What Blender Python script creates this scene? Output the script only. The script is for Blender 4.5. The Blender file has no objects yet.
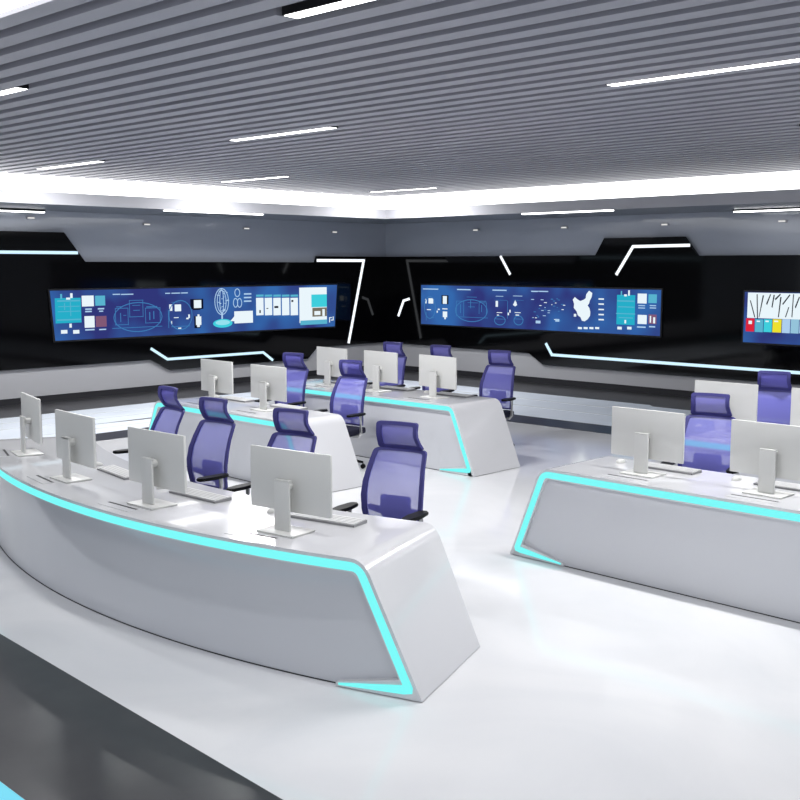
import bpy, bmesh, math
from mathutils import Vector, Matrix
sc = bpy.context.scene
COL = sc.collection
PI = math.pi

# ------------------------------------------------------------ materials
def pmat(name, col, rough=0.5, spec=0.5, metal=0.0, coat=0.0, alpha=1.0, emis=None, estr=0.0, ior=1.45, coat_rough=0.03):
    m = bpy.data.materials.new(name); m.use_nodes = True
    b = m.node_tree.nodes['Principled BSDF']
    b.inputs['Base Color'].default_value = (*col, 1)
    b.inputs['Roughness'].default_value = rough
    b.inputs['Metallic'].default_value = metal
    b.inputs['Specular IOR Level'].default_value = spec
    b.inputs['IOR'].default_value = ior
    b.inputs['Coat Weight'].default_value = coat
    b.inputs['Coat Roughness'].default_value = coat_rough
    b.inputs['Alpha'].default_value = alpha
    if emis:
        b.inputs['Emission Color'].default_value = (*emis, 1)
        b.inputs['Emission Strength'].default_value = estr
    return m
def noise_mix(m, c1, c2, scale, detail=6, lo=0.35, hi=0.7, distort=0.0, stretch=(1,1,1)):
    nt = m.node_tree; b = nt.nodes['Principled BSDF']
    tc = nt.nodes.new('ShaderNodeTexCoord'); mp = nt.nodes.new('ShaderNodeMapping')
    mp.inputs['Scale'].default_value = stretch
    n = nt.nodes.new('ShaderNodeTexNoise'); n.inputs['Scale'].default_value = scale
    n.inputs['Detail'].default_value = detail; n.inputs['Distortion'].default_value = distort
    r = nt.nodes.new('ShaderNodeValToRGB')
    r.color_ramp.elements[0].position = lo; r.color_ramp.elements[0].color = (*c1, 1)
    r.color_ramp.elements[1].position = hi; r.color_ramp.elements[1].color = (*c2, 1)
    nt.links.new(tc.outputs['Object'], mp.inputs['Vector']); nt.links.new(mp.outputs[0], n.inputs['Vector'])
    nt.links.new(n.outputs['Fac'], r.inputs['Fac']); nt.links.new(r.outputs['Color'], b.inputs['Base Color'])
def emat(name, col, s):
    m = bpy.data.materials.new(name); m.use_nodes = True; nt = m.node_tree
    nt.nodes.remove(nt.nodes['Principled BSDF'])
    e = nt.nodes.new('ShaderNodeEmission'); e.inputs['Color'].default_value = (*col, 1); e.inputs['Strength'].default_value = s
    nt.links.new(e.outputs[0], nt.nodes['Material Output'].inputs['Surface'])
    return m

M = {}
M['marble'] = pmat('white polished marble', (.8,.8,.82), .08, .5, ior=1.3)
noise_mix(M['marble'], (.69,.70,.725), (.785,.785,.80), .55, 8, .3, .62, 1.2)
M['darkfloor'] = pmat('dark stone floor', (.045,.045,.05), .28, .25)
noise_mix(M['darkfloor'], (.04,.04,.045), (.055,.055,.06), 3, 6)
M['paleband'] = pmat('pale blue grey floor', (.36,.41,.46), .4, .3, ior=1.15)
noise_mix(M['paleband'], (.66,.71,.78), (.75,.80,.87), .8, 5)
M['whiteline'] = pmat('white floor line', (.85,.88,.9), .2)
M['slat'] = pmat('grey ceiling slat', (.25,.25,.29), .45, .4)
noise_mix(M['slat'], (.32,.325,.37), (.36,.355,.395), .35, 3)
M['void'] = pmat('dark ceiling void', (.02,.02,.028), .8, .2)
M['wall'] = pmat('satin grey wall', (.14,.155,.18), .07, .45)
noise_mix(M['wall'], (.36,.385,.44), (.385,.41,.465), .5, 3)
M['lowwall'] = pmat('satin grey lower wall', (.46,.46,.48), .25, .4)
M['soffit'] = pmat('grey soffit', (.2,.215,.25), .35, .4)
M['fascia'] = pmat('pale fascia', (.42,.42,.45), .5, .3)
M['black'] = pmat('black glass panel', (.0015,.0015,.002), .06, .35)
M['blackedge'] = pmat('black panel edge', (.01,.01,.012), .3, .4)
M['white'] = pmat('white gloss lacquer', (.69,.69,.71), .18, .5, coat=.5)
M['panel'] = pmat('white gloss front panel', (.62,.63,.66), .12, .5, coat=.4)
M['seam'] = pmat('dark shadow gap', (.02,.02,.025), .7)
M['mon'] = pmat('pale grey plastic', (.62,.62,.60), .35, .4)
M['monscreen'] = pmat('dark display glass', (.01,.01,.012), .08, .5)
M['keys'] = pmat('light grey keys', (.62,.62,.62), .5)
M['keyedge'] = pmat('grey aluminium edge', (.25,.25,.26), .35)
M['frame'] = pmat('deep blue violet fabric edge', (.055,.052,.21), .55, .3)
M['mesh'] = pmat('blue violet mesh', (.22,.22,.70), .6, .2, alpha=.68)
M['meshhr'] = pmat('blue violet headrest mesh', (.15,.14,.52), .6, .2, alpha=.85)
M['lumbar'] = pmat('dark blue violet pad', (.035,.032,.18), .6, .2)
M['blackp'] = pmat('black plastic', (.005,.005,.006), .5, .2)
M['seatf'] = pmat('black seat fabric', (.015,.015,.03), .8, .2)
M['silver'] = pmat('brushed silver metal', (.55,.55,.56), .3, .5, metal=.8)
M['cyan'] = emat('cyan light strip', (.20,.93,.92), 1.05)
M['floorcyan'] = emat('floor cyan light strip', (.22,.75,.95), 1.0)
M['led'] = emat('cool white light strip', (.62,.86,1.0), 1.15)
M['ledw'] = emat('white light strip', (.9,.95,1.0), 1.3)
M['cove'] = emat('glowing cove surface', (1,1,1), 3.4)
M['lamp'] = emat('lamp diffuser', (1,1,1), 6)
M['spot'] = emat('glowing downlight reflection', (1,.98,.95), .8)  # glow drawn for a downlight's reflection
# screen colours
SC = dict(w=(.82,.92,.97), t=(.10,.45,.62), c=(.05,.62,.72), c2=(.3,.75,.85), p3=(.02,.42,.58), p=(.42,.62,.85), m=(.05,.20,.46),
          k=(.004,.006,.02), r=(.22,.10,.18), r2=(.7,.02,.05), y=(.85,.75,.03), br=(.18,.16,.12), t2=(.3,.55,.7))
SCM = {k: emat('display colour ' + k, v, 1.0) for k, v in SC.items()}
def screen_bg():
    m = bpy.data.materials.new('display blue background'); m.use_nodes = True; nt = m.node_tree
    nt.nodes.remove(nt.nodes['Principled BSDF'])
    e = nt.nodes.new('ShaderNodeEmission'); tc = nt.nodes.new('ShaderNodeTexCoord')
    n = nt.nodes.new('ShaderNodeTexNoise'); n.inputs['Scale'].default_value = .9; n.inputs['Detail'].default_value = 2
    r = nt.nodes.new('ShaderNodeValToRGB'); r.color_ramp.elements[0].position = .38; r.color_ramp.elements[1].position = .66
    r.color_ramp.elements[0].color = (.03,.038,.19,1); r.color_ramp.elements[1].color = (.035,.14,.42,1)
    nt.links.new(tc.outputs['Object'], n.inputs['Vector']); nt.links.new(n.outputs['Fac'], r.inputs['Fac'])
    nt.links.new(r.outputs['Color'], e.inputs['Color']); nt.links.new(e.outputs[0], nt.nodes['Material Output'].inputs['Surface'])
    return m
M['screenbg'] = screen_bg()

# ------------------------------------------------------------ object helpers
def thing(name, label, cat, loc=(0,0,0), rz=0.0, group=None):
    o = bpy.data.objects.new(name, None); COL.objects.link(o)
    o.location = loc; o.rotation_euler = (0,0,rz); o.empty_display_size = .1
    o['label'] = label; o['category'] = cat
    if group: o['group'] = group
    return o
def obj(name, bm, mats, parent=None, smooth=False, fix=True):
    if fix: bmesh.ops.recalc_face_normals(bm, faces=bm.faces)
    me = bpy.data.meshes.new(name); bm.to_mesh(me); bm.free()
    for m in (mats if isinstance(mats, (list, tuple)) else [mats]): me.materials.append(m)
    if smooth:
        for p in me.polygons: p.use_smooth = True
        me.set_sharp_from_angle(angle=math.radians(40))
    o = bpy.data.objects.new(name, me); COL.objects.link(o)
    if parent: o.parent = parent
    return o
def tag(o, label, cat, group=None):
    o['label'] = label; o['category'] = cat
    if group: o['group'] = group
    return o
def struct(name, bm, mats, **k):
    o = obj(name, bm, mats, **k); o['kind'] = 'structure'; return o
def box(bm, x0, y0, z0, x1, y1, z1, mi=0, bev=0.0, seg=2):
    r = bmesh.ops.create_cube(bm, size=1.0)
    vs = r['verts']
    for v in vs: v.co = Vector(((x0+x1)/2 + v.co.x*(x1-x0), (y0+y1)/2 + v.co.y*(y1-y0), (z0+z1)/2 + v.co.z*(z1-z0)))
    fs = {f for v in vs for f in v.link_faces}
    if bev > 0:
        es = {e for v in vs for e in v.link_edges}
        rr = bmesh.ops.bevel(bm, geom=list(es), offset=bev, segments=seg, affect='EDGES', profile=.6)
        fs = set(rr['faces']) | {f for f in fs if f.is_valid}
    for f in fs: f.material_index = mi
    return fs
def prism(bm, pts, a0, a1, fn, mi=0):
    """polygon pts (u,v) extruded along third axis from a0 to a1; fn(u,v,a)->xyz"""
    A = [bm.verts.new(fn(u, v, a0)) for u, v in pts]; B = [bm.verts.new(fn(u, v, a1)) for u, v in pts]
    fs = [bm.faces.new(A), bm.faces.new(B[::-1])]
    n = len(pts)
    for i in range(n): fs.append(bm.faces.new((A[i], B[i], B[(i+1) % n], A[(i+1) % n])))
    for f in fs: f.material_index = mi
    return fs
def tube(bm, pts, r, n=8, closed=False, sx=1.0, mi=0):
    """swept round tube through pts"""
    P = [Vector(p) for p in pts]; N = len(P); rings = []
    up0 = Vector((0,0,1))
    for i in range(N):
        a = P[(i-1) % N] if (closed or i > 0) else P[i]; b = P[(i+1) % N] if (closed or i < N-1) else P[i]
        t = (b-a).normalized(); u = t.cross(up0)
        if u.length < .05: u = t.cross(Vector((0,1,0)))
        u.normalize(); w = t.cross(u).normalized()
        rr = r[i] if isinstance(r, (list, tuple)) else r
        rings.append([bm.verts.new(P[i] + u*math.cos(2*PI*k/n)*rr*sx + w*math.sin(2*PI*k/n)*rr) for k in range(n)])
    for i in range(N if closed else N-1):
        A, B = rings[i], rings[(i+1) % N]
        for k in range(n):
            bm.faces.new((A[k], A[(k+1) % n], B[(k+1) % n], B[k])).material_index = mi
    if not closed:
        bm.faces.new(rings[0][::-1]).material_index = mi; bm.faces.new(rings[-1]).material_index = mi
def cyl(bm, c, r, h, n=20, r2=None, axis='z', mi=0):
    r2 = r if r2 is None else r2
    def P(rr, k, t):
        x, y = rr*math.cos(2*PI*k/n), rr*math.sin(2*PI*k/n)
        v = {'z': (x, y, t), 'y': (x, t, y), 'x': (t, x, y)}[axis]
        return Vector(c) + Vector(v)
    A = [bm.verts.new(P(r, k, 0)) for k in range(n)]; B = [bm.verts.new(P(r2, k, h)) for k in range(n)]
    fs = [bm.faces.new(A[::-1]), bm.faces.new(B)]
    for k in range(n): fs.append(bm.faces.new((A[k], A[(k+1) % n], B[(k+1) % n], B[k])))
    for f in fs: f.material_index = mi
def copy_tree(o, parent=None):
    c = o.copy(); COL.objects.link(c)
    if parent: c.parent = parent
    for ch in list(o.children): copy_tree(ch, c)
    return c
# ------------------------------------------------------------ camera (2.45 m eye, on the room's diagonal, slightly pitched down)
F_PX = 1077.0; CH = 2.45; TH = math.atan(135/F_PX); AZ = math.atan(1047/math.hypot(F_PX, 135))
cam = bpy.data.cameras.new('camera'); cam.lens = F_PX*36/800; cam.sensor_width = 36; cam.clip_end = 200
co = bpy.data.objects.new('camera', cam); COL.objects.link(co); sc.camera = co
co.location = (0, 0, CH); co.rotation_euler = (PI/2 - TH, 0, AZ)

WX = -17.98; WY = 18.15; XE = 7.0; YE = -5.0       # left wall plane, right wall plane, open sides of the room
# ------------------------------------------------------------ floor
bm = bmesh.new(); box(bm, WX-.2, YE, -.2, XE, WY+.2, 0); struct('floor', bm, M['marble'])
def slab(name, pts, mat, z1, z0=-.01):
    bm = bmesh.new(); prism(bm, pts, z0, z1, lambda u, v, a: (u, v, a)); return struct(name, bm, mat)
# dark border against both walls, pale band, dark inner frame
slab('trim_1', [(WX,YE),(-16.5,YE),(-16.5,16.6),(-9.9,16.6),(-9.75,16.45),(XE,16.45),(XE,WY),(WX,WY)], M['darkfloor'], .002)
slab('trim_2', [(-16.5,YE),(-14.0,YE),(-14.0,13.98),(XE,13.98),(XE,16.45),(-9.75,16.45),(-9.9,16.6),(-16.5,16.6)], M['paleband'], .003)
slab('trim_3', [(-14.0,7.6),(-13.4,7.6),(-13.4,13.3),(XE,13.3),(XE,13.98),(-14.0,13.98)], M['darkfloor'], .0035)
slab('trim_4', [(-14.86,8.4),(-14.72,10.2),(-14.72,12.6),(-14.86,12.6)], M['darkfloor'], .005)
k = 5
for a in (14.95, 15.75):
    slab('trim_%d' % k, [(-15.0,a),(XE,a),(XE,a+.05),(-15.0,a+.05)], M['whiteline'], .005); k += 1
for a in (-15.35, -15.95, -14.45):
    slab('trim_%d' % k, [(a,YE),(a+.04,YE),(a+.04,13.98),(a,13.98)], M['whiteline'], .005); k += 1
slab('trim_%d' % k, [(WX,2.40),(XE,2.0),(XE,2.72),(-3.68,3.01),(-6.77,3.15),(WX,3.55)], M['darkfloor'], .002); k += 1
bm = bmesh.new(); prism(bm, [(WX+.1,2.25),(XE,1.85),(XE,1.99),(WX+.1,2.395)], 0, .006, lambda u, v, a: (u, v, a))
tag(obj('floor_light_strip', bm, M['floorcyan']), 'straight cyan light strip set in the floor along the dark band at lower left', 'light strip')

# ------------------------------------------------------------ walls
bm = bmesh.new(); box(bm, WX-.2, YE, 0, WX, WY, 3.4); box(bm, WX-.2, YE, 3.4, WX, WY, 4.3, 0)
struct('wall_left', bm, M['wall'])
bm = bmesh.new(); box(bm, WX-.2, WY, 0, XE, WY+.2, 4.3); struct('wall_right', bm, M['wall'])
bm = bmesh.new(); box(bm, WX, YE, 0, WX+.02, WY-.02, .12); struct('baseboard_left', bm, M['seam'])
bm = bmesh.new(); box(bm, WX+.02, WY-.02, 0, XE, WY, .12); struct('baseboard_right', bm, M['seam'])
bm = bmesh.new(); box(bm, WX, YE, .12, WX+.03, WY-.03, .9); struct('trim_%d' % k, bm, M['lowwall']); k += 1
bm = bmesh.new(); box(bm, WX+.03, WY-.03, .12, XE, WY, .9); struct('trim_%d' % k, bm, M['lowwall']); k += 1

# ------------------------------------------------------------ ceiling: soffit ring, fascia, cove light, slat field
SE = 15.75; ZS = 3.4; ZH = 3.87; DE = 16.35
bm = bmesh.new()
prism(bm, [(WX,YE),(-SE,YE),(-SE,SE+.15),(XE,SE+.15),(XE,WY),(WX,WY)], ZS, ZS+.05, lambda u, v, a: (u, v, a))
struct('ceiling', bm, M['soffit'])
def ring(name, d0, d1, z0, z1, mat, st=True, yo=.15):
    bm = bmesh.new()
    prism(bm, [(-d1,YE),(-d0,YE),(-d0,d0+yo),(XE,d0+yo),(XE,d1+yo),(-d1,d1+yo)], z0, z1, lambda u, v, a: (u, v, a))
    return struct(name, bm, mat) if st else obj(name, bm, mat)
ring('trim_%d' % k, SE-.03, SE, ZS-.012, 3.575, M['fascia']); k += 1
cl = ring('glowing_cove', DE, DE+.04, 3.452, ZH+.06, M['cove'], st=False)  # cove wall itself glows, in place of the wash from a hidden strip
tag(cl, 'long white cove wall with its light wash as glow, running around the room between the slatted ceiling and the grey soffit', 'cove light')
bm = bmesh.new()
Y0 = 3.05; y = Y0; rows = []
LAMPS = [(-15.2,8.04,1.75),(-15.3,11.45,1.7),(-15.3,15.0,1.7),(-10.12,4.33,1.72),(-10.16,7.8,1.72),(-4.92,4.14,2.0),(-4.92,7.52,2.4),(-4.92,11.1,2.0)]
while y < DE - .2:
    cuts = [(a-.03, a+l+.03) for a, ly, l in LAMPS if abs(ly-(y+.075)) < .06625]
    x = -DE+.02
    for a, b in sorted(cuts) + [(XE, XE)]:
        box(bm, x, y, ZH, a, y+.15, ZH+.10); x = b
    rows.append(y+.075); y += .265
struct('ceiling', bm, M['slat'])
bm = bmesh.new(); box(bm, -DE-.1, 2.9, ZH+.23, XE, DE+.3, ZH+.30); struct('ceiling', bm, M['void'])
bm = bmesh.new(); box(bm, -SE-.2, YE, 4.0, XE, 2.2, 4.2); struct('ceiling', bm, M['fascia'])
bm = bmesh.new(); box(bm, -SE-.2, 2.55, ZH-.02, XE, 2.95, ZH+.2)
tag(obj('glowing_cove', bm, M['cove']), 'white cove light glowing at the near edge of the slats, at the top left', 'cove light')

def area(loc, sx, sy, power, col=(1,1,1), rot=(0,0,0)):
    l = bpy.data.lights.new('lamp_light', 'AREA'); l.shape = 'RECTANGLE'; l.size = sx; l.size_y = sy; l.energy = power; l.color = col
    o = bpy.data.objects.new('lamp_light', l); COL.objects.link(o); o.location = loc; o.rotation_euler = rot; return o
def linear_light(loc, L, rz, W, label, group, hh=.05, drop=.003):
    t = thing('linear_light', label, 'ceiling light', loc, rz, group)
    bm = bmesh.new()
    box(bm, 0, -W/2, 0, L, -W/2+.006, hh); box(bm, 0, W/2-.006, 0, L, W/2, hh)
    box(bm, 0, -W/2+.006, 0, .01, W/2-.006, hh); box(bm, L-.01, -W/2+.006, 0, L, W/2-.006, hh); box(bm, 0.01, -W/2+.006, hh-min(.01, hh*.4), L-.01, W/2-.006, hh)
    obj('housing', bm, M['blackedge'], t)
    bm = bmesh.new(); box(bm, .012, -W/2+.007, -drop, L-.012, W/2-.007, hh-min(.011, hh*.5)); obj('diffuser', bm, M['lamp'], t)
    return t
names = ['between slats nearest the left wall, at the far left','between slats nearest the left wall, in the middle row','in the far corner of the slatted ceiling','cut by the left edge of the picture','in the middle of the slatted ceiling','cut by the top edge of the picture','cut by the right picture edge, the longest one','just entering at the right edge, below the longest one']
for (lx, ly, L), nm in zip(LAMPS, names):
    ry = min([r_ + h_ for r_ in rows for h_ in (0, .1325)], key=lambda q: abs(q-ly))
    linear_light((lx, ry, ZH-.004), L, 0, .112, 'white linear ceiling light ' + nm, 'linear lights in the slatted ceiling')
    area((lx+L/2, ry, ZH-.012), L*.8, .09, 50 if ly < 6 else 125)
for X_, y_, L, D_, nm in [(-17.5, 6.9, 2.4, .04, 'cut by the left picture edge'), (-15.98, 10.72, 2.15, .008, 'above the screen')]:
    linear_light((X_, y_, ZS-D_), L, PI/2, .1, 'thin linear light under the soffit by the left wall, ' + nm, 'linear lights in the soffit', D_+.012, .02)
for x_, Y_, L, D_, nm in [(-12.35, 16.06, 1.95, .008, 'above the screen'), (-8.95, 17.6, 2.2, .03, 'cut by the right picture edge')]:
    linear_light((x_, Y_, ZS-D_), L, 0, .1, 'thin linear light under the soffit by the right wall, ' + nm, 'linear lights in the soffit', D_+.012, .02)
def wall_reflection(loc, rz, nm):  # added glowing boxes that stand in for downlights reflected in the wall
    t = thing('wall_reflection', 'tiny pale downlight reflection high on the grey wall, ' + nm, 'reflection', loc, rz, 'tiny downlight reflections along the top of the walls')
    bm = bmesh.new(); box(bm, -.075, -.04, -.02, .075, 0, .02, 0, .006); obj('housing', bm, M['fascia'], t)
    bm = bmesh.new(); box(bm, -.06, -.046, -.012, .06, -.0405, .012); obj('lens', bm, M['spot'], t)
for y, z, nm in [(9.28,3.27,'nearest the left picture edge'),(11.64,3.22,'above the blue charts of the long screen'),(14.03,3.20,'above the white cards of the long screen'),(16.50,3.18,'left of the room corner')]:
    wall_reflection((WX, y, z), PI/2, nm)
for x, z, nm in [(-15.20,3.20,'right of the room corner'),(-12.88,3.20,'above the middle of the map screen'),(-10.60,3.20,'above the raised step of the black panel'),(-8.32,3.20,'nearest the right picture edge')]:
    wall_reflection((x, WY, z), 0, nm)

# ------------------------------------------------------------ black wall panels with light strips
LW = lambda u, v, a: (WX + a, u, v)
RW = lambda u, v, a: (u, WY - a, v)
def strip_prism(bm, path, w, a0, a1, fn):
    """constant-width mitred strip following path (u,v)"""
    n = len(path); L = []; R = []
    for i, p in enumerate(path):
        p = Vector(p); d1 = (p-Vector(path[i-1])).normalized() if i > 0 else None; d2 = (Vector(path[i+1])-p).normalized() if i < n-1 else None
        d1 = d1 or d2; d2 = d2 or d1; nn = Vector((-(d1+d2).y, (d1+d2).x)).normalized()
        s = w/2 / max(.3, nn.dot(Vector((-d1.y, d1.x))))
        L.append(p+nn*s); R.append(p-nn*s)
    for i in range(n-1): prism(bm, [L[i], L[i+1], R[i+1], R[i]], a0, a1, fn)
pl = thing('wall_panel', 'black glossy feature panel with stepped outline on the left wall around the long screen', 'wall panel', (WX, 11, 0))
pr = thing('wall_panel', 'black glossy feature panel with raised step on the right wall around two screens', 'wall panel', (-10, WY, 0))
PT = .10
def rel(fn, org): return lambda u, v, a: tuple(Vector(fn(u, v, a)) - Vector(org))
lo, ro = (WX, 11, 0), (-10, WY, 0)
bm = bmesh.new()
prism(bm, [(3,3.03),(9.87,3.03),(10.27,2.51),(15.88,2.51),(15.93,2.64),(18.05,2.64),(18.05,.64),(15.9,.64),(15.62,.40),(12.05,.40),(11.6,.63),(3,.63)], .03, PT, rel(LW, lo))
obj('panel', bm, M['black'], pl)
bm = bmesh.new()
prism(bm, [(WX+PT,2.64),(-12.08,2.64),(-11.88,2.97),(-10.15,2.97),(-9.86,2.62),(-2,2.62),(-2,.40),(-13.3,.40),(-13.67,.62),(WX+PT,.64)], .03, PT, rel(RW, ro))
obj('panel', bm, M['black'], pr)
def strip(path, w, fn, org, par, mat, depth=.014):
    bm = bmesh.new(); strip_prism(bm, path, w, PT+.001, PT+depth, rel(fn, org)); o = obj('light_strip', bm, mat, par); return o
strip([(3,2.67),(10.12,2.67)], .055, LW, lo, pl, M['led'])
strip([(11.6,.85),(11.97,.62),(14.36,.615),(14.62,.43)], .05, LW, lo, pl, M['led'])
strip([(15.9,2.55),(17.33,2.55),(16.84,.68)], .06, LW, lo, pl, M['ledw'])
strip([(-17.46,1.27),(-17.29,1.63),(-17.10,1.68)], .055, RW, ro, pr, M['ledw'])
strip([(-14.45,2.64),(-14.18,2.25)], .05, RW, ro, pr, M['ledw'])
strip([(-11.58,2.26),(-11.22,2.80),(-10.02,2.81)], .055, RW, ro, pr, M['ledw'])
strip([(-13.23,.85),(-13.07,.62),(-2,.60)], .055, RW, ro, pr, M['led'])

# ------------------------------------------------------------ video walls
SCREEN_LEFT="""q p3 9.616 1.41 10.129 1.859;q t 9.663 1.795 10.116 1.823;q t 9.678 1.701 10.104 1.715;q t 9.666 1.611 10.109 1.625;q t 9.644 1.456 10.122 1.481;q t 9.724 1.845 9.763 1.934;q t 10.421 1.706 10.627 1.889;q t 9.911 1.534 9.927 1.786;q t 9.795 1.646 9.811 1.771;q w 9.84 1.831 9.919 1.867;q w 9.921 1.858 9.969 1.944;q w 10.148 1.698 10.392 1.895;q w 10.189 1.309 10.393 1.521;q w 9.883 1.325 9.93 1.397;q w 9.713 1.222 9.839 1.287;q w 9.953 1.211 10.077 1.277;q w 10.45 1.484 10.616 1.506;q w 10.487 1.348 10.529 1.44;q w 10.558 1.327 10.599 1.456;q r 10.418 1.314 10.642 1.513;q p 10.211 1.635 10.345 1.661;q p 10.209 1.592 10.343 1.617;q p 10.468 1.635 10.601 1.661;q p 10.495 1.591 10.578 1.613;q p 10.196 1.257 10.387 1.283;q p 10.482 1.253 10.628 1.276;q p 10.787 1.897 10.947 1.916;q p 10.964 1.893 11.231 1.912;q p 11.939 1.895 12.054 1.914;q p 12.082 1.895 12.286 1.914;q p 12.304 1.895 12.464 1.915;q m 10.832 1.637 11.109 1.649;q m 10.826 1.335 10.839 1.652;q m 10.82 1.33 11.098 1.341;q m 11.095 1.325 11.108 1.645;q m 11.136 1.78 11.442 1.791;q m 11.131 1.474 11.144 1.794;q m 11.125 1.469 11.431 1.481;q m 11.423 1.464 11.436 1.788;q m 11.481 1.625 11.817 1.637;q m 11.476 1.348 11.489 1.641;q m 11.471 1.341 11.807 1.353;q m 11.803 1.335 11.817 1.632;q m 10.755 1.267 11.85 1.279;q m 10.854 1.665 10.982 1.68;q m 11.504 1.645 11.75 1.664;q m 10.932 1.387 10.949 1.556;q m 10.997 1.504 11.061 1.515;q m 11.198 1.685 11.372 1.696;q m 11.216 1.59 11.36 1.602;q m 11.564 1.402 11.587 1.555;q m 11.655 1.418 11.677 1.571;q m 12.072 1.724 12.28 1.731;q m 11.992 1.23 12.006 1.58;q m 12.057 1.246 12.502 1.258;q w 12.022 1.563 12.091 1.688;q w 12.147 1.55 12.296 1.683;q w 12.122 1.419 12.234 1.434;q w 12.059 1.286 12.077 1.364;q w 12.412 1.386 12.469 1.417;q w 12.46 1.408 12.498 1.479;q w 12.218 1.204 12.288 1.227;q k 12.572 1.561 12.754 1.779;q k 12.6 1.202 12.744 1.441;q k 12.515 1.58 12.827 1.779;q w 12.6 1.6 12.778 1.758;q w 12.639 1.261 12.769 1.432;q w 12.68 1.432 12.728 1.472;q w 12.665 1.221 12.732 1.261;q p 13.849 1.841 14.042 1.87;q p 13.847 1.767 14.04 1.796;q p 13.846 1.692 14.039 1.721;q p 13.263 1.339 13.303 1.481;q w 13.591 1.257 14.073 1.505;q t 14.167 1.793 14.364 1.835;q w 14.163 1.404 14.36 1.768;q t 14.396 1.788 14.596 1.83;q w 14.392 1.397 14.592 1.763;q t 14.629 1.783 14.831 1.826;q w 14.624 1.389 14.827 1.758;q t 14.864 1.778 15.07 1.821;q w 14.86 1.381 15.066 1.753;q t 15.104 1.773 15.312 1.816;q w 15.1 1.373 15.309 1.748;q k 14.245 1.45 14.283 1.513;q k 14.434 1.532 14.488 1.549;q k 14.651 1.542 14.761 1.585;q k 15.124 1.659 15.18 1.702;q w 15.349 1.197 16.149 1.963;q c 15.696 1.53 16.15 1.807;q br 15.722 1.322 16.147 1.516;q t 15.372 1.152 16.156 1.249;q w 15.78 1.355 15.956 1.443;q w 16.016 1.327 16.087 1.482;q w 16.217 1.179 16.241 1.294;q w 16.242 1.275 16.302 1.293;q w 16.265 1.22 16.35 1.238;q w 16.326 1.228 16.35 1.308;q p 13.181 1.695 13.225 1.707;q p 13.221 1.667 13.266 1.679;q p 13.308 1.905 13.353 1.917;q p 13.191 1.832 13.236 1.844;q p 13.42 1.722 13.466 1.734;q p 13.37 1.72 13.415 1.733;q p 13.311 1.867 13.356 1.879;q p 13.302 1.547 13.347 1.559;q p 13.268 1.605 13.313 1.617;q p 13.322 1.905 13.367 1.917;q p 13.344 1.67 13.389 1.682;q p 13.206 1.922 13.251 1.934;q p 13.379 1.722 13.424 1.734;q p 13.328 1.542 13.373 1.554;q p 13.326 1.523 13.371 1.535;q p 13.227 1.579 13.272 1.591;q p 13.241 1.519 13.286 1.531;q p 13.387 1.889 13.433 1.901;q p 13.153 1.841 13.197 1.853;q p 13.411 1.737 13.456 1.75;q p 13.305 1.8 13.351 1.812;q p 13.267 1.763 13.312 1.775;q p 13.216 1.676 13.26 1.688;q p 13.285 1.532 13.33 1.544;q p 13.316 1.52 13.361 1.532;ring p 13.097 1.441 13.457 1.987;ring p 13.156 1.482 13.396 1.947;ring p 13.221 1.453 13.331 1.979;disc c 13.051 1.184 13.537 1.359;disc c2 13.111 1.237 13.476 1.339;ring p 13.603 1.797 13.746 1.973;ring p 13.562 1.581 13.69 1.778;ring p 13.664 1.578 13.793 1.775;ring m 11.995 1.18 12.556 1.768;ring m 10.783 1.183 11.856 1.752;poly w 13.487 1.311 13.602 1.418 13.599 1.303"""
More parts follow.
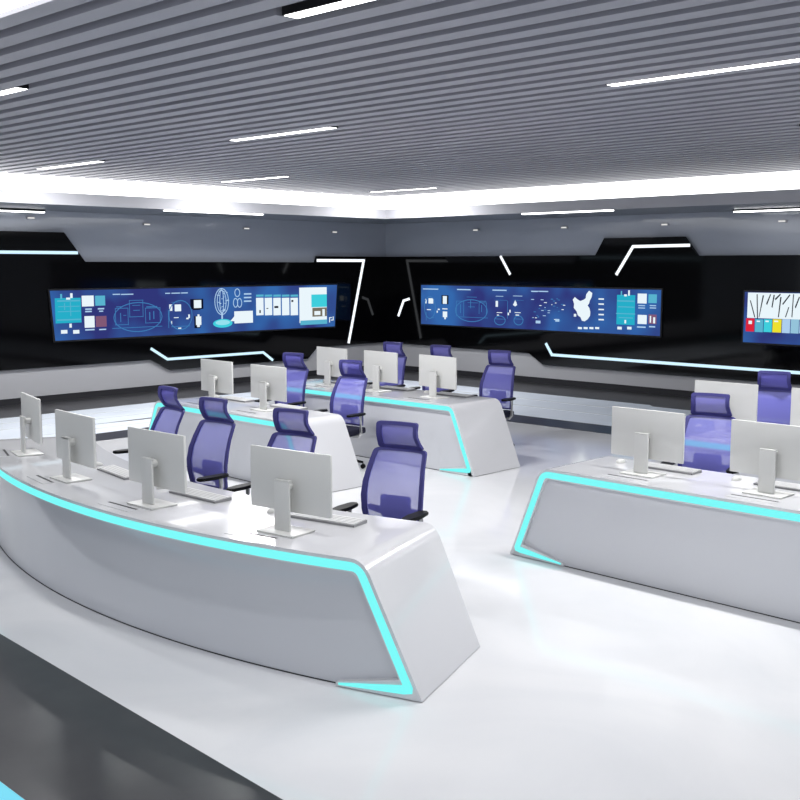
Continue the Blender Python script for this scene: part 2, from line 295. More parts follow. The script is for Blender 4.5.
SCREEN_RIGHT="""q p -16.657 1.902 -16.187 1.924;q p -15.634 1.904 -15.241 1.928;q p -14.633 1.906 -14.249 1.93;q p -13.608 1.905 -13.379 1.921;q p -14.074 1.799 -13.83 1.812;q p -14.542 1.785 -14.334 1.796;q w -16.581 1.589 -16.541 1.688;q w -16.482 1.589 -16.338 1.706;q w -16.531 1.441 -16.406 1.459;q w -16.233 1.39 -16.199 1.434;q w -16.199 1.45 -16.14 1.479;q w -14.54 1.566 -14.477 1.691;q w -14.51 1.437 -14.36 1.451;q w -14.501 1.381 -14.447 1.401;q w -14.219 1.396 -14.176 1.451;q w -14.168 1.453 -14.133 1.511;q w -14.025 1.452 -13.866 1.466;q w -14.002 1.397 -13.908 1.418;q w -14.028 1.614 -13.981 1.682;q k -16.088 1.585 -15.88 1.783;q w -16.049 1.592 -15.928 1.765;q w -16.047 1.296 -15.916 1.422;q w -16.003 1.252 -15.954 1.296;q w -16.063 1.469 -15.908 1.491;q m -15.654 1.325 -15.64 1.665;q m -15.656 1.657 -15.42 1.667;q m -15.442 1.332 -15.428 1.67;q m -15.351 1.752 -15.065 1.763;q m -15.326 1.63 -15.027 1.64;q m -15.247 1.515 -15.229 1.709;q m -15.004 1.636 -14.799 1.647;q m -15.002 1.399 -14.989 1.645;q m -15.004 1.668 -14.8 1.682;q m -14.798 1.405 -14.784 1.649;q m -15.536 1.4 -15.517 1.596;q m -14.934 1.443 -14.916 1.594;q m -15.581 1.313 -14.75 1.323;q m -16.555 1.203 -16.54 1.387;q m -16.405 1.272 -16.306 1.283;q m -14.554 1.704 -14.224 1.711;q m -14.548 1.303 -14.261 1.314;q m -14.044 1.32 -13.787 1.331;q m -14.051 1.714 -13.794 1.721;q m -14.221 1.32 -14.208 1.697;q m -15.302 1.541 -15.117 1.551;q p -13.593 1.898 -13.429 1.919;q p -13.395 1.902 -13.165 1.923;q m -12.892 1.32 -12.832 1.334;q p -13.336 1.516 -13.273 1.53;q m -13.43 1.376 -13.39 1.39;q w -13.555 1.361 -13.525 1.375;q m -12.944 1.588 -12.918 1.601;q p -13.253 1.577 -13.225 1.591;q m -13.1 1.754 -13.047 1.768;q m -12.846 1.652 -12.772 1.665;q p -13.354 1.734 -13.28 1.748;q m -12.806 1.647 -12.773 1.66;q m -13.573 1.354 -13.528 1.368;q w -13.492 1.359 -13.442 1.373;q p -13.173 1.473 -13.116 1.486;q w -12.828 1.547 -12.772 1.56;q w -13.008 1.341 -12.934 1.355;q p -13.173 1.517 -13.107 1.531;q w -12.792 1.636 -12.737 1.65;q m -13.086 1.748 -13.037 1.761;q m -13.044 1.612 -12.982 1.626;q p -13.598 1.736 -13.521 1.75;q m -13.4 1.554 -13.365 1.568;q m -13.453 1.41 -13.411 1.424;q p -13.291 1.409 -13.216 1.423;q m -13.043 1.715 -12.984 1.729;q w -13.386 1.615 -13.327 1.629;q m -13.529 1.482 -13.468 1.496;q m -13.419 1.386 -13.389 1.4;q w -12.994 1.676 -12.955 1.69;q m -12.959 1.762 -12.918 1.776;q m -12.913 1.512 -12.871 1.526;q m -12.925 1.739 -12.87 1.753;q m -13.256 1.529 -13.207 1.543;q w -13.082 1.64 -13.055 1.654;q w -13.266 1.678 -13.193 1.692;q p -13.469 1.254 -13.348 1.31;q p -12.975 1.307 -12.875 1.361;q w -11.948 1.774 -11.823 1.801;q w -11.946 1.675 -11.821 1.702;q w -11.943 1.57 -11.818 1.596;q w -11.94 1.47 -11.815 1.497;q w -11.937 1.371 -11.812 1.398;q w -12.419 1.178 -12.322 1.219;q w -12.282 1.184 -12.186 1.224;q w -12.146 1.189 -12.051 1.229;q w -12.011 1.195 -11.917 1.235;q w -12.523 1.424 -12.466 1.478;q p3 -11.525 1.306 -11.119 1.877;q t -11.515 1.748 -11.139 1.774;q t -11.496 1.638 -11.135 1.657;q t -11.538 1.508 -11.109 1.527;q t -11.443 1.862 -11.413 1.953;q t -10.831 1.736 -10.651 1.901;q t -11.475 1.43 -11.158 1.449;q w -11.278 1.866 -11.24 1.969;q w -11.366 1.851 -11.306 1.89;q w -11.066 1.724 -10.868 1.91;q w -11.053 1.333 -10.855 1.506;q w -11.344 1.332 -11.306 1.397;q w -11.499 1.209 -11.4 1.262;q w -11.28 1.218 -11.182 1.27;q r -10.819 1.341 -10.645 1.52;q w -10.79 1.365 -10.761 1.493;q w -10.716 1.355 -10.673 1.47;q p -11.047 1.673 -10.9 1.692;q p -11.046 1.628 -10.899 1.647;q p -10.798 1.679 -10.661 1.698;q p -10.797 1.635 -10.659 1.654;q p -11.064 1.261 -10.872 1.287;q p -10.8 1.277 -10.669 1.303;ring m -16.606 1.244 -16.258 1.756;ring m -14.57 1.175 -14.261 1.382;ring m -14.044 1.194 -13.787 1.399;ring m -15.678 1.215 -14.752 1.71;poly w -12.555 1.759 -12.507 1.814 -12.45 1.775 -12.376 1.736 -12.296 1.765 -12.249 1.793 -12.235 1.873 -12.173 1.947 -12.093 1.902 -12.107 1.822 -12.145 1.755 -12.167 1.688 -12.198 1.654 -12.157 1.608 -12.131 1.529 -12.137 1.449 -12.191 1.38 -12.261 1.337 -12.326 1.348 -12.36 1.414 -12.426 1.453 -12.46 1.533 -12.527 1.598 -12.52 1.679;poly w -14.066 1.616 -14.008 1.719 -13.954 1.619 -14.005 1.587"""
SCREEN_SIDE="""q w -8.839 1.524 -7.314 1.968;q r2 -8.856 1.284 -8.698 1.516;q t -8.685 1.279 -8.536 1.504;q c -8.523 1.286 -8.375 1.509;q y -8.363 1.287 -8.204 1.515;q p -8.192 1.283 -8.048 1.521;q t2 -8.036 1.284 -7.893 1.526;q p -7.881 1.29 -7.734 1.532;q t2 -7.722 1.297 -7.583 1.537;q w -8.807 1.415 -8.744 1.474;q w -8.657 1.456 -8.595 1.48;q w -8.496 1.462 -8.434 1.486;q w -8.336 1.468 -8.263 1.491;poly k -8.799 1.831 -8.78 1.831 -8.685 1.537 -8.704 1.536;poly k -8.678 1.94 -8.659 1.94 -8.634 1.509 -8.653 1.509;poly k -8.565 1.924 -8.54 1.924 -8.61 1.54 -8.623 1.539;poly k -8.497 1.779 -8.43 1.944 -8.412 1.945 -8.477 1.756;poly k -8.396 1.723 -8.368 1.934 -8.344 1.934 -8.377 1.711;poly k -8.341 1.87 -8.248 1.959 -8.235 1.942 -8.328 1.841;poly k -8.272 1.551 -8.245 1.901 -8.221 1.902 -8.254 1.551;poly k -8.204 1.786 -8.079 1.951 -8.066 1.934 -8.191 1.763;poly k -8.145 1.555 -8.093 1.731 -8.075 1.731 -8.127 1.556;poly k -8.031 1.559 -8.019 1.952 -8.002 1.952 -8.013 1.559;poly k -7.979 1.734 -7.911 1.919 -7.898 1.897 -7.961 1.711"""

def video_wall(label, u0, v0, u1, v1, content, fn, org, corners=None):
    t = thing('video_wall', label, 'screen', org)
    f = rel(fn, org)
    a0 = PT + .001
    c = corners or [(u0,v0),(u1,v0),(u1,v1),(u0,v1)]
    bm = bmesh.new(); prism(bm, [(c[0][0]-.03,c[0][1]-.03),(c[1][0]+.03,c[1][1]-.03),(c[2][0]+.03,c[2][1]+.03),(c[3][0]-.03,c[3][1]+.03)], a0, a0+.03, f)
    obj('bezel', bm, M['blackedge'], t)
    keys = list(SCM); bm = bmesh.new()
    prism(bm, c, a0+.0305, a0+.034, f, 0)
    lay = a0 + .0345
    def poly(pts, k, lay=lay):
        vs = [bm.verts.new(f(u, v, lay)) for u, v in pts]; fc = bm.faces.new(vs); fc.material_index = keys.index(k)+1
    order = {}
    items = [s.split() for s in content.split(';')]
    for n, it in enumerate(items):
        ty, k = it[0], it[1]; v = [float(q) for q in it[2:]]
        h = lay + n*.00008
        if ty == 'q': poly([(v[0],v[1]),(v[2],v[1]),(v[2],v[3]),(v[0],v[3])], k, h)
        elif ty == 'poly': poly(list(zip(v[0::2], v[1::2])), k, h)
        else:
            cu, cv, ru, rv = (v[0]+v[2])/2, (v[1]+v[3])/2, abs(v[2]-v[0])/2, abs(v[3]-v[1])/2
            N = 28
            P = [(cu+ru*math.cos(2*PI*i/N), cv+rv*math.sin(2*PI*i/N)) for i in range(N)]
            if ty == 'disc': poly(P, k, h)
            else:
                w = .018
                Q = [(cu+(ru-w)*math.cos(2*PI*i/N), cv+(rv-w)*math.sin(2*PI*i/N)) for i in range(N)]
                for i in range(N): poly([P[i], P[(i+1)%N], Q[(i+1)%N], Q[i]], k, h)
    obj('display', bm, [M['screenbg']] + [SCM[q] for q in keys], t, fix=False)
video_wall('very long blue screen with charts, a globe and white cards on the left wall', 9.5, 1.1, 16.42, 2.0, SCREEN_LEFT, LW, lo, [(9.6,1.10),(16.39,1.085),(16.47,2.01),(9.53,1.995)])
video_wall('long blue screen with a white map silhouette on the right wall beside the corner', -16.7, 1.12, -10.58, 1.99, SCREEN_RIGHT, RW, ro, [(-16.71,1.12),(-10.57,1.12),(-10.57,1.985),(-16.71,2.0)])
video_wall('screen with red, cyan and yellow cards at the right edge of the right wall', -8.9, 1.09, -4.0, 1.98, SCREEN_SIDE, RW, ro)

# ------------------------------------------------------------ control desks
def make_desk(label, fn, sL, sR, depth, H=.75, n=1, slots=(), kL=.37, kR=.37, rec=.028):
    """fn(s, d, z) maps run, depth and height to the floor plan; ends lean outward towards the floor"""
    t = thing('control_desk', label, 'desk', fn((sL+sR)/2, depth/2, 0), 0, 'white control desks with cyan light strips')
    org = Vector(t.location)
    g = lambda s, d, z: tuple(Vector(fn(s, d, z)) - org)
    def endpath(off, zlow, end, rad):
        """from the floor up to the rounded top corner, for one end (+1 right, -1 left)"""
        k = kR if end > 0 else kL; e = sR if end > 0 else sL
        q = math.sqrt(1 + (k/H)**2); line = lambda z: e - end*(k*z/H + off*q)
        zt = H - off; r = max(.012, rad - off*.5)
        pts = [(line(zlow), zlow)]
        P0 = Vector((line(zt-r), zt-r)); P1 = Vector((line(zt), zt)); P2 = Vector((line(zt) - end*r, zt))
        for i in range(6):
            u = i/5; p = P0*(1-u)**2 + P1*2*u*(1-u) + P2*u*u; pts.append((p.x, p.y))
        return pts
    def full(off, zl, rad=.09):
        Lp = endpath(off, zl, -1, rad); Rp = endpath(off, zl, 1, rad)
        mid = [(Lp[-1][0] + (Rp[-1][0]-Lp[-1][0])*i/n, Lp[-1][1]) for i in range(1, n)]
        return Lp + mid + Rp[::-1]
    # shell: C profile swept from front to rear
    O = full(0, .006); I = full(.085, .006)
    bm = bmesh.new(); ds = [0, .012, depth-.012, depth]
    Vo = [[bm.verts.new(g(s + (0 if 0 < j < 3 else 0), d, z - (0 if 0 < j < 3 else 0))) for s, z in O] for j, d in enumerate(ds)]
    Vi = [[bm.verts.new(g(s, d, z)) for s, z in I] for d in (0, depth)]
    m = len(O)
    for j in range(3):
        for i in range(m-1): bm.faces.new((Vo[j][i], Vo[j][i+1], Vo[j+1][i+1], Vo[j+1][i]))
    for i in range(m-1):
        bm.faces.new((Vi[0][i], Vi[1][i], Vi[1][i+1], Vi[0][i+1]))
        bm.faces.new((Vo[0][i], Vi[0][i], Vi[0][i+1], Vo[0][i+1])); bm.faces.new((Vo[3][i], Vo[3][i+1], Vi[1][i+1], Vi[1][i]))
    for i in (0, m-1): bm.faces.new((Vo[0][i], Vo[1][i], Vo[2][i], Vo[3][i], Vi[1][i], Vi[0][i]))
    for end in (1, -1):                                   # toe under the light strip
        e = sR if end > 0 else sL; k = kR if end > 0 else kL
        q = math.sqrt(1 + (k/H)**2); line = lambda z, o: e - end*(k*z/H + o*q)
        prism(bm, [(line(.006,.03), .006), (e-end*.56, .006), (e-end*.56, .028), (line(.115,.07), .115), (line(.115,.03), .115)], 0, rec-.0005, lambda u, v, a: g(u, a, v))
    obj('shell', bm, M['white'], t, smooth=True)
    # light strip
    bm = bmesh.new(); A = full(.022, .075); B = full(.074, .088, .07)
    VA = [bm.verts.new(g(s, -.004, z)) for s, z in A]; VB = [bm.verts.new(g(s, -.004, z)) for s, z in B]
    VA2 = [bm.verts.new(g(s, .004, z)) for s, z in A]; VB2 = [bm.verts.new(g(s, .004, z)) for s, z in B]
    for i in range(m-1):
        bm.faces.new((VA[i], VA[i+1], VB[i+1], VB[i])); bm.faces.new((VA[i], VA2[i], VA2[i+1], VA[i+1])); bm.faces.new((VB[i], VB[i+1], VB2[i+1], VB2[i]))
    for end, ix in ((-1, 0), (1, m-1)):
        e = sR if end > 0 else sL
        a, b = VA[ix], VB[ix]; t1 = bm.verts.new(g(e-end*.54, -.004, .016)); t2 = bm.verts.new(g(e-end*.54, -.004, .030))
        c = bm.verts.new(g(e-end*(.065 + .05*(1 if rec > .04 else 1)), -.004, .034)); c0 = bm.verts.new(g(e-end*.062, -.004, .045))
        bm.faces.new((a, b, c, c0)); bm.faces.new((c, b, t2, t1))
    obj('light_strip', bm, M['cyan'], t, fix=True)
    # front panel
    bm = bmesh.new(); cols = []
    N = max(n, 2)
    a = sL + .09; b = sR - .09
    knees = sorted(set([a, a + kL*.88, b - kR*.88, b] + [a + kL*.88 + (b-kR*.88-a-kL*.88)*i/N for i in range(1, N)]))
    for s in knees:
        zt = H - .05
        if s < a + kL*.88: zt = .03
        if s > b - kR*.88: zt = .03
        cols.append([bm.verts.new(g(s, d, z)) for d, z in ((rec,.0065),(rec,zt),(rec+.022,zt),(rec+.022,.0065))])
    for i in range(len(cols)-1):
        A_, B_ = cols[i], cols[i+1]
        for q in range(4): bm.faces.new((A_[q], A_[(q+1)%4], B_[(q+1)%4], B_[q]))
    bm.faces.new(cols[0]); bm.faces.new(cols[-1][::-1])
    obj('front_panel', bm, M['panel'], t, smooth=True)
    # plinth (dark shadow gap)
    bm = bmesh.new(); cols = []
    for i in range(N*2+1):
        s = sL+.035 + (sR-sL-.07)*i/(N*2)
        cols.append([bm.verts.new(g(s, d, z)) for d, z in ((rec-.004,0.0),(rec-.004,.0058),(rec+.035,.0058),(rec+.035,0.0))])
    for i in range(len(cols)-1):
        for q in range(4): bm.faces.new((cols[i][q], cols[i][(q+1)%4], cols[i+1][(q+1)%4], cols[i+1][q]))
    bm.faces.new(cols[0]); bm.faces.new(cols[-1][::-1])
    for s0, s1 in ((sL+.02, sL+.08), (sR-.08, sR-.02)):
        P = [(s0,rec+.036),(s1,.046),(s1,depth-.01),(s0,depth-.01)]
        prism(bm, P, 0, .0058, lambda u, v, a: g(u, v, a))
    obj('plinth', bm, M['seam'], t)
    # cable flaps with a black slit
    for s in slots:
        bm = bmesh.new(); W2 = .19
        prism(bm, [(s-W2,.075),(s+W2,.075),(s+W2,.17),(s-W2,.17)], H+.0003, H+.003, lambda u, v, a: g(u, v, a))
        cf = obj('cable_flap', bm, M['white'], t)
        bm = bmesh.new(); prism(bm, [(s-W2+.01,.145),(s+W2-.01,.145),(s+W2-.01,.165),(s-W2+.01,.165)], H+.0031, H+.004, lambda u, v, a: g(u, v, a))
        o = obj('cable_slit', bm, M['seam'], cf)
    return t
ACX, ACY, AR = -6.6, 11.42, 7.63
def arc(s, d, z):
    a = s/AR; return (ACX + (AR-d)*math.sin(a), ACY - (AR-d)*math.cos(a), z)
def straight(x0, y0, rot=0.0):
    c, s_ = math.cos(rot), math.sin(rot)
    return lambda s, d, z: (x0 + s*c - d*s_, y0 + s*s_ + d*c, z)
def arc_pose(s, d):
    a = s/AR; x, y, _ = arc(s, d, 0); return x, y, a
sA = AR*math.asin((-3.94-ACX)/AR)
ARC_ST = [1.57, .23, -1.07, -2.50]
make_desk('long curved white control desk in the foreground with four monitors', arc, -3.9, sA, .98, H=.785, n=36, slots=[s-.12 for s in ARC_ST], rec=.045)
fML = straight(-10.3, 7.48, -.03); fMR = straight(-10.2, 9.47, 0.0); fR = straight(-3.6, 7.06, -.022); fRR = straight(-3.6, 9.35, 0.0)
make_desk('white control desk with two monitors in the middle row, right behind the curved desk', fML, -1.58, 1.80, .80, H=.768, n=2, slots=[-.56, .48])
make_desk('white control desk with three monitors furthest back, near the room corner', fMR, -1.88, 2.27, .87, H=.815, n=2, kL=.34, kR=.34, slots=[-.70, .24, 1.24])
make_desk('white control desk on the right, cut by the right edge of the picture', fR, -1.95, 3.6, .88, H=.79, kL=.31, n=2, slots=[-.90, .17, 1.25])
make_desk('white control desk mostly hidden behind the right desk\'s monitors', fRR, -2.02, 3.6, .88, H=.79, n=2, slots=[-1.4, -.4, .5])

# ------------------------------------------------------------ monitors, keyboards, mice
def make_monitor():
    t = thing('monitor', 'x', 'monitor')
    W, Ht, z0 = .665, .395, .12
    bm = bmesh.new(); box(bm, -W/2, -.012, z0, W/2, .010, z0+Ht, 0, .006)
    obj('back_cover', bm, M['mon'], t, smooth=True)
    bm = bmesh.new(); box(bm, -W/2+.008, .0105, z0+.01, W/2-.008, .0125, z0+Ht-.008)
    obj('display', bm, M['monscreen'], t)
    bm = bmesh.new(); box(bm, -.062, -.088, .012, .062, -.072, z0+.215, 0, .004)
    box(bm, -.062, -.088, z0+.20, .062, -.06, z0+.215, 0, .003); 
    obj('neck', bm, M['mon'], t, smooth=True)
    bm = bmesh.new(); cyl(bm, (.0,-.074,z0+.17), .028, .062, 20, axis='y'); obj('hinge', bm, M['mon'], t, smooth=True)
    bm = bmesh.new(); box(bm, -.15, -.16, 0, .15, .06, .012, 0, .004); obj('base', bm, M['mon'], t, smooth=True)
    return t
def make_keyboard():
    t = thing('keyboard', 'x', 'keyboard')
    bm = bmesh.new(); prism(bm, [(-.075,0),(.075,0),(.075,.012),(-.075,.022)], -.27, .27, lambda u, v, a: (a, -u, v)); obj('case', bm, M['keyedge'], t)
    bm = bmesh.new()
    for r in range(5):
        n = 14 - (r == 4)*6; u0 = -.066 + r*.0268
        for c in range(n):
            w = .522/n; x0 = -.261 + c*w
            zt = .012 + .010*(.075-u0)/.15
            prism(bm, [(x0+.001,u0),(x0+w-.001,u0),(x0+w-.001,u0+.0248),(x0+.001,u0+.0248)], zt-.003, zt+.0045, lambda u, v, a: (u, -v, a))
    obj('keys', bm, M['keys'], t)
    return t
def make_mouse():
    bm = bmesh.new(); bmesh.ops.create_uvsphere(bm, u_segments=20, v_segments=12, radius=1)
    for v in bm.verts:
        x, y, z = v.co; v.co = (x*.032, y*.055, max(0, z)*.030*(1-.2*y) + .001)
    bmesh.ops.remove_doubles(bm, verts=bm.verts, dist=.0004)
    return obj('computer_mouse', bm, M['mon'], None, smooth=True)
mon0, kb0, ms0 = make_monitor(), make_keyboard(), make_mouse()
used = set()
def place(src, loc, rz, label, cat, group):
    if src.name in used: o = copy_tree(src)
    else: o = src; used.add(src.name)
    o.location = loc; o.rotation_euler = (0, 0, rz); o['label'] = label; o['category'] = cat; o['group'] = group
    return o
def station(x, y, a, where, H=.75, off=.27, kx=.03, mx=-.42, yaw=0.0):
    """monitor base centre at (x,y), desk heading a; user sits on the +depth side"""
    def P(s, d): return (x + s*math.cos(a) - d*math.sin(a), y + s*math.sin(a) + d*math.cos(a), H+.0012)
    place(mon0, P(0, 0), a+yaw, 'pale grey monitor ' + where, 'monitor', 'monitors on the control desks')
    place(kb0, P(kx, off), a, 'slim grey keyboard ' + where, 'keyboard', 'keyboards on the control desks')
    place(ms0, P(mx, off), a, 'small pale mouse ' + where, 'mouse', 'computer mice on the control desks')
for s, yw, w in zip(ARC_ST, (-.06, .0, .07, .08), ['on the curved desk, the nearest and largest one', 'on the curved desk, second from its right end', 'on the curved desk, third from its right end', 'on the curved desk, seen nearly edge-on at the far left end']):
    x, y, a = arc_pose(s, .37); station(x, y, a, w, .785, yaw=yw, off=.34)
for s, w in ((-.53, 'on the middle row desk, its left station'), (.51, 'on the middle row desk, its right station')):
    p = fML(s, .46, 0); station(p[0], p[1], -.03, w, .768)
for s, w in ((-.65, 'on the furthest back desk, its left station'), (.29, 'on the furthest back desk, its middle station'), (1.29, 'on the furthest back desk, its right station')):
    p = fMR(s, .44, 0); station(p[0], p[1], 0, w, .815, yaw=-.08)
for s, w in ((-.89, 'on the right desk, its leftmost station'), (.17, 'on the right desk, its station cut by the picture edge')):
    p = fR(s, .41, 0); station(p[0], p[1], -.022, w, .79)
for s, w in ((-1.40, 'on the hidden rear right desk, left one beside a chair'), (-.40, 'on the hidden rear right desk, cut by the picture edge')):
    p = fRR(s, .45, 0); station(p[0], p[1], 0, w, .79)

# ------------------------------------------------------------ chairs (face -y, origin at floor centre)
def back_y(z):                                       # profile of the back, leaning away with a lumbar bulge
    t = (z-.50)/.58; return .205 + .115*t*t - .045*math.sin(PI*min(1, max(0, t)))
def back_w(z):
    t = (z-.50)/.58; return .232 + .03*math.sin(PI*min(1, t*1.1)) - .008*t
def surf(u, z, wf, yf, curve): return Vector((u*wf(z), yf(z) - curve*u*u, z))
def loop_frame(bm, pts, th, inner, dn):
    """flat band between outer loop pts and inner loop, with thickness th along direction y"""
    n = len(pts)
    q = [[bm.verts.new(p + Vector((0, o, 0))) for p in L] for L, o in ((pts, -th/2), (inner, -th/2), (inner, th/2), (pts, th/2))]
    for j in range(4):
        A, B = q[j], q[(j+1) % 4]
        for i in range(n): bm.faces.new((A[i], A[(i+1) % n], B[(i+1) % n], B[i]))
def rrect(n_side, corner):
    """parametric rounded rectangle (-1..1)^2 loop"""
    P = []
    for cx, cy, a0 in ((1,1,0),(-1,1,90),(-1,-1,180),(1,-1,270)):
        for i in range(7):
            a = math.radians(a0 + 15*i); P.append((cx*(1-corner[0]) + corner[0]*math.cos(a), cy*(1-corner[1]) + corner[1]*math.sin(a)))
        nx, ny = ((-1,1),(-1,-1),(1,-1),(1,1))[[(1,1),(-1,1),(-1,-1),(1,-1)].index((cx,cy))]
        end = P[-1]; nxt = (nx*(1-corner[0]) + corner[0]*math.cos(math.radians(a0+90)), ny*(1-corner[1]) + corner[1]*math.sin(math.radians(a0+90)))
        for i in range(1, n_side): P.append((end[0] + (nxt[0]-end[0])*i/n_side, end[1] + (nxt[1]-end[1])*i/n_side))
    return P
def make_chair():
    t = thing('office_chair', 'x', 'office chair')
    z0, z1 = .50, 1.085; zc, zh = (z0+z1)/2, (z1-z0)/2
    def S(u, v): return surf(u, zc + v*zh, back_w, back_y, -.0) + Vector((0, -.045*u*u, 0))
    outer = [S(u, v) for u, v in rrect(5, (.16, .10))]
    inner = [S(u*.86, v*.93 + .0) for u, v in rrect(5, (.12, .08))]
    bm = bmesh.new(); loop_frame(bm, outer, .024, inner, 0); obj('back_frame', bm, M['frame'], t, smooth=True)
    bm = bmesh.new(); N = 10
    G = [[bm.verts.new(S(-.87 + 1.74*i/N, -.94 + 1.88*j/14)) for i in range(N+1)] for j in range(15)]
    for j in range(14):
        for i in range(N): bm.faces.new((G[j][i], G[j][i+1], G[j+1][i+1], G[j+1][i]))
    obj('back_mesh', bm, M['mesh'], t, smooth=True)
    # headrest: forward of the back, curved round the neck, flaring into the back frame
    hz0, hz1 = 1.085, 1.295; hc, hh = (hz0+hz1)/2, (hz1-hz0)/2
    def hy(z): q = (z-hz0)/(hz1-hz0); return .322 - .085*math.sin(min(1, q*1.25)*PI/2) + .05*max(0, q-.55)
    def hw(z): q = (z-hz0)/(hz1-hz0); return .190 - .014*math.sin(q*PI*.9) - .012*q
    def Hs(u, v):
        z = hc + v*hh; return Vector((u*hw(z), hy(z) - .03*u*u, z))
    outer = [Hs(u, v) for u, v in rrect(4, (.14, .22))]; inner = [Hs(u*.80, v*.74) for u, v in rrect(4, (.10, .14))]
    bm = bmesh.new(); loop_frame(bm, outer, .03, inner, 0); hf = obj('headrest', bm, M['frame'], t, smooth=True)
    bm = bmesh.new()
    G = [[bm.verts.new(Hs(-.82 + 1.64*i/8, -.76 + 1.52*j/8)) for i in range(9)] for j in range(9)]
    for j in range(8):
        for i in range(8): bm.faces.new((G[j][i], G[j][i+1], G[j+1][i+1], G[j+1][i]))
    obj('headrest_mesh', bm, M['meshhr'], hf, smooth=True)
    # lumbar pad behind the mesh, with lower wings
    bm = bmesh.new()
    pts = []
    L = [(-.86,.625),(-.86,.665),(-.5,.655),(-.48,.735),(-.42,.745),(.42,.745),(.48,.735),(.5,.655),(.86,.665),(.86,.625),(.52,.60),(.46,.575),(.1,.572),(.05,.555),(-.1,.555),(-.44,.572),(-.52,.60)]
    F_ = [bm.verts.new(surf(u, z, back_w, back_y, 0) + Vector((0, .016-.045*u*u, 0))) for u, z in L]
    B_ = [bm.verts.new(v.co + Vector((0, .02, 0))) for v in F_]
    bm.faces.new(F_); bm.faces.new(B_[::-1])
    for i in range(len(L)): bm.faces.new((F_[i], B_[i], B_[(i+1) % len(L)], F_[(i+1) % len(L)]))
    obj('lumbar_pad', bm, M['lumbar'], t)
    # spine from under the seat to the back
    bm = bmesh.new(); tube(bm, [(0,.05,.385),(0,.20,.38),(0,.262,.44),(0,.262,.52),(0,.245,.60)], [.024,.026,.026,.024,.018], 10, sx=1.3)
    obj('back_support', bm, M['silver'], t, smooth=True)
    # seat
    bm = bmesh.new(); box(bm, -.25, -.27, .415, .25, .21, .49, 0, .03, 3)
    for v in bm.verts:
        v.co.z -= .03*max(0, (-v.co.y-.15)/.12)**1.5 if v.co.y < -.15 else 0
        v.co.x *= 1 - .12*max(0, (-v.co.y)/.27)**3
    obj('seat', bm, M['seatf'], t, smooth=True)
    bm = bmesh.new(); box(bm, -.11, -.12, .365, .11, .13, .414, 0, .012); obj('tilt_mechanism', bm, M['blackp'], t, smooth=True)
    # armrests
    for s in (-1, 1):
        bm = bmesh.new(); tube(bm, [(s*.15,.03,.395),(s*.27,.03,.40),(s*.30,.03,.44),(s*.30,.03,.655)], [.016,.017,.018,.018], 10)
        ap = obj('arm_post', bm, M['silver'], t, smooth=True)
        bm = bmesh.new()
        out = [(-.045,-.20),(-.02,-.235),(.02,-.235),(.042,-.20),(.05,-.08),(.042,.06),(.02,.09),(-.02,.09),(-.04,.06),(-.05,-.08)]
        prism(bm, out, .656, .682, lambda u, v, a: (s*.295+u, v+.02, a + .01*abs(v)))
        bmesh.ops.bevel(bm, geom=[e for e in bm.edges], offset=.006, segments=2, affect='EDGES')
        obj('armrest', bm, M['blackp'], t, smooth=True)
    # gas lift, star base, casters
    bm = bmesh.new(); cyl(bm, (0,0,.11), .026, .15, 20); cyl(bm, (0,0,.26), .015, .105, 16); obj('gas_lift', bm, M['silver'], t, smooth=True)
    sb = None
    bm = bmesh.new(); cyl(bm, (0,0,.085), .045, .045, 20)
    for k in range(5):
        a = 2*PI*k/5 + .3; tube(bm, [(.03*math.cos(a), .03*math.sin(a), .108), (.17*math.cos(a), .17*math.sin(a), .095), (.30*math.cos(a), .30*math.sin(a), .078)], [.026,.02,.014], 8)
    sb = obj('star_base', bm, M['blackp'], t, smooth=True)
    for k in range(5):
        a = 2*PI*k/5 + .3; c = (.30*math.cos(a), .30*math.sin(a), .028)
        bm = bmesh.new()
        dx, dy = -math.sin(a), math.cos(a)
        for o in (-.018, .006):
            n = 16; A = []; B = []
            for i in range(n):
                q = 2*PI*i/n; rx = .028*math.cos(q); rz = .028*math.sin(q)
                A.append(bm.verts.new((c[0]+math.cos(a)*rx+dx*o, c[1]+math.sin(a)*rx+dy*o, c[2]+rz)))
                B.append(bm.verts.new((c[0]+math.cos(a)*rx+dx*(o+.012), c[1]+math.sin(a)*rx+dy*(o+.012), c[2]+rz)))
            bm.faces.new(A[::-1]); bm.faces.new(B)
            for i in range(n): bm.faces.new((A[i], A[(i+1)%n], B[(i+1)%n], B[i]))
        cyl(bm, (c[0], c[1], .03), .006, .042, 8)
        obj('caster', bm, M['blackp'], sb, smooth=True)
    return t
ch0 = make_chair()
def chair(hx, hy_, rz, where):
    """(hx,hy_) is where the top of the headrest stands"""
    off = .235; x = hx + off*math.sin(rz); y = hy_ - off*math.cos(rz)
    place(ch0, (x, y, 0.0), rz, 'blue violet mesh office chair ' + where, 'office chair', 'mesh office chairs at the control desks')
C1 = [(-5.5,5.68,.27,'right of the nearest monitor, behind the curved desk'),(-6.62,5.6,.2,'peeking over the nearest monitor at the curved desk'),
      (-7.66,5.6,.08,'at the curved desk between its two nearest monitors'),(-8.68,5.82,-.12,'turned sideways, furthest left at the curved desk'),
      (-10.9,9.27,.15,'partly hidden by the right monitor of the middle row desk'),(-9.56,9.05,.15,'with black seat showing, right of the middle row desk'),
      (-11.35,11.62,.15,'half hidden by the middle monitor of the furthest desk'),(-10.42,11.66,.15,'mostly hidden by the right monitor of the furthest desk'),
      (-9.2,11.5,.18,'furthest right behind the furthest desk, against pale floor'),
      (-4.70,8.93,.25,'at the right desk between its two monitors'),(-5.2,11.3,.25,'between two monitors at the rear right desk, furthest right')]
for hx, hy_, rz, wh in C1: chair(hx, hy_, rz, wh)

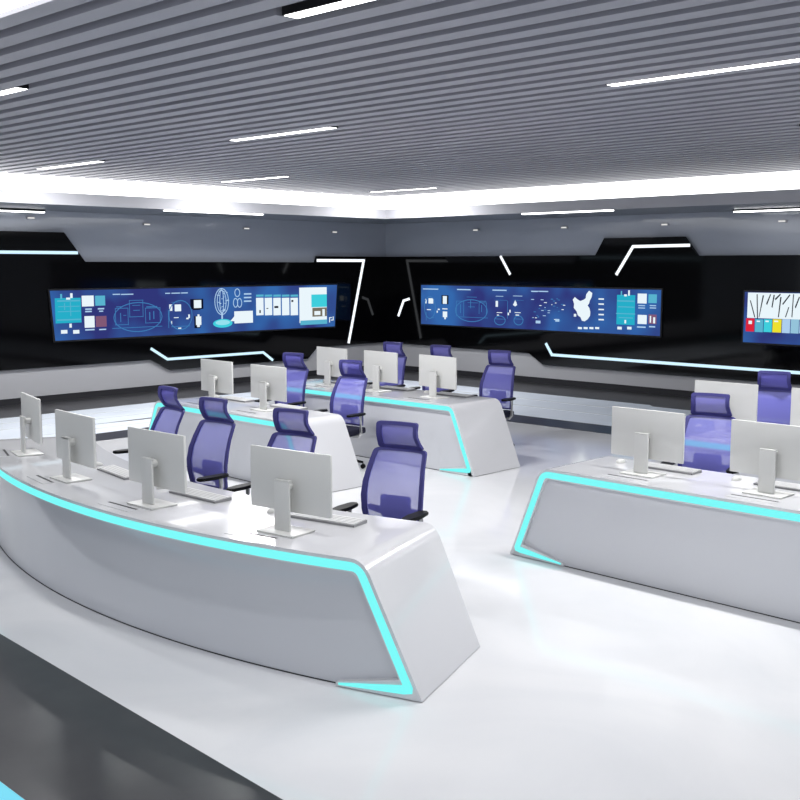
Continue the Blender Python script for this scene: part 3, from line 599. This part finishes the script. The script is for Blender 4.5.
# ------------------------------------------------------------ light and view
w = bpy.data.worlds.new('world'); sc.world = w; w.use_nodes = True
bg = w.node_tree.nodes['Background']; bg.inputs[0].default_value = (.86,.91,1.0,1); bg.inputs[1].default_value = .98
sc.view_settings.view_transform = 'Standard'; sc.view_settings.look = 'None'; sc.view_settings.exposure = 0.0; sc.view_settings.gamma = 1.0
sc.view_settings.use_curve_mapping = False
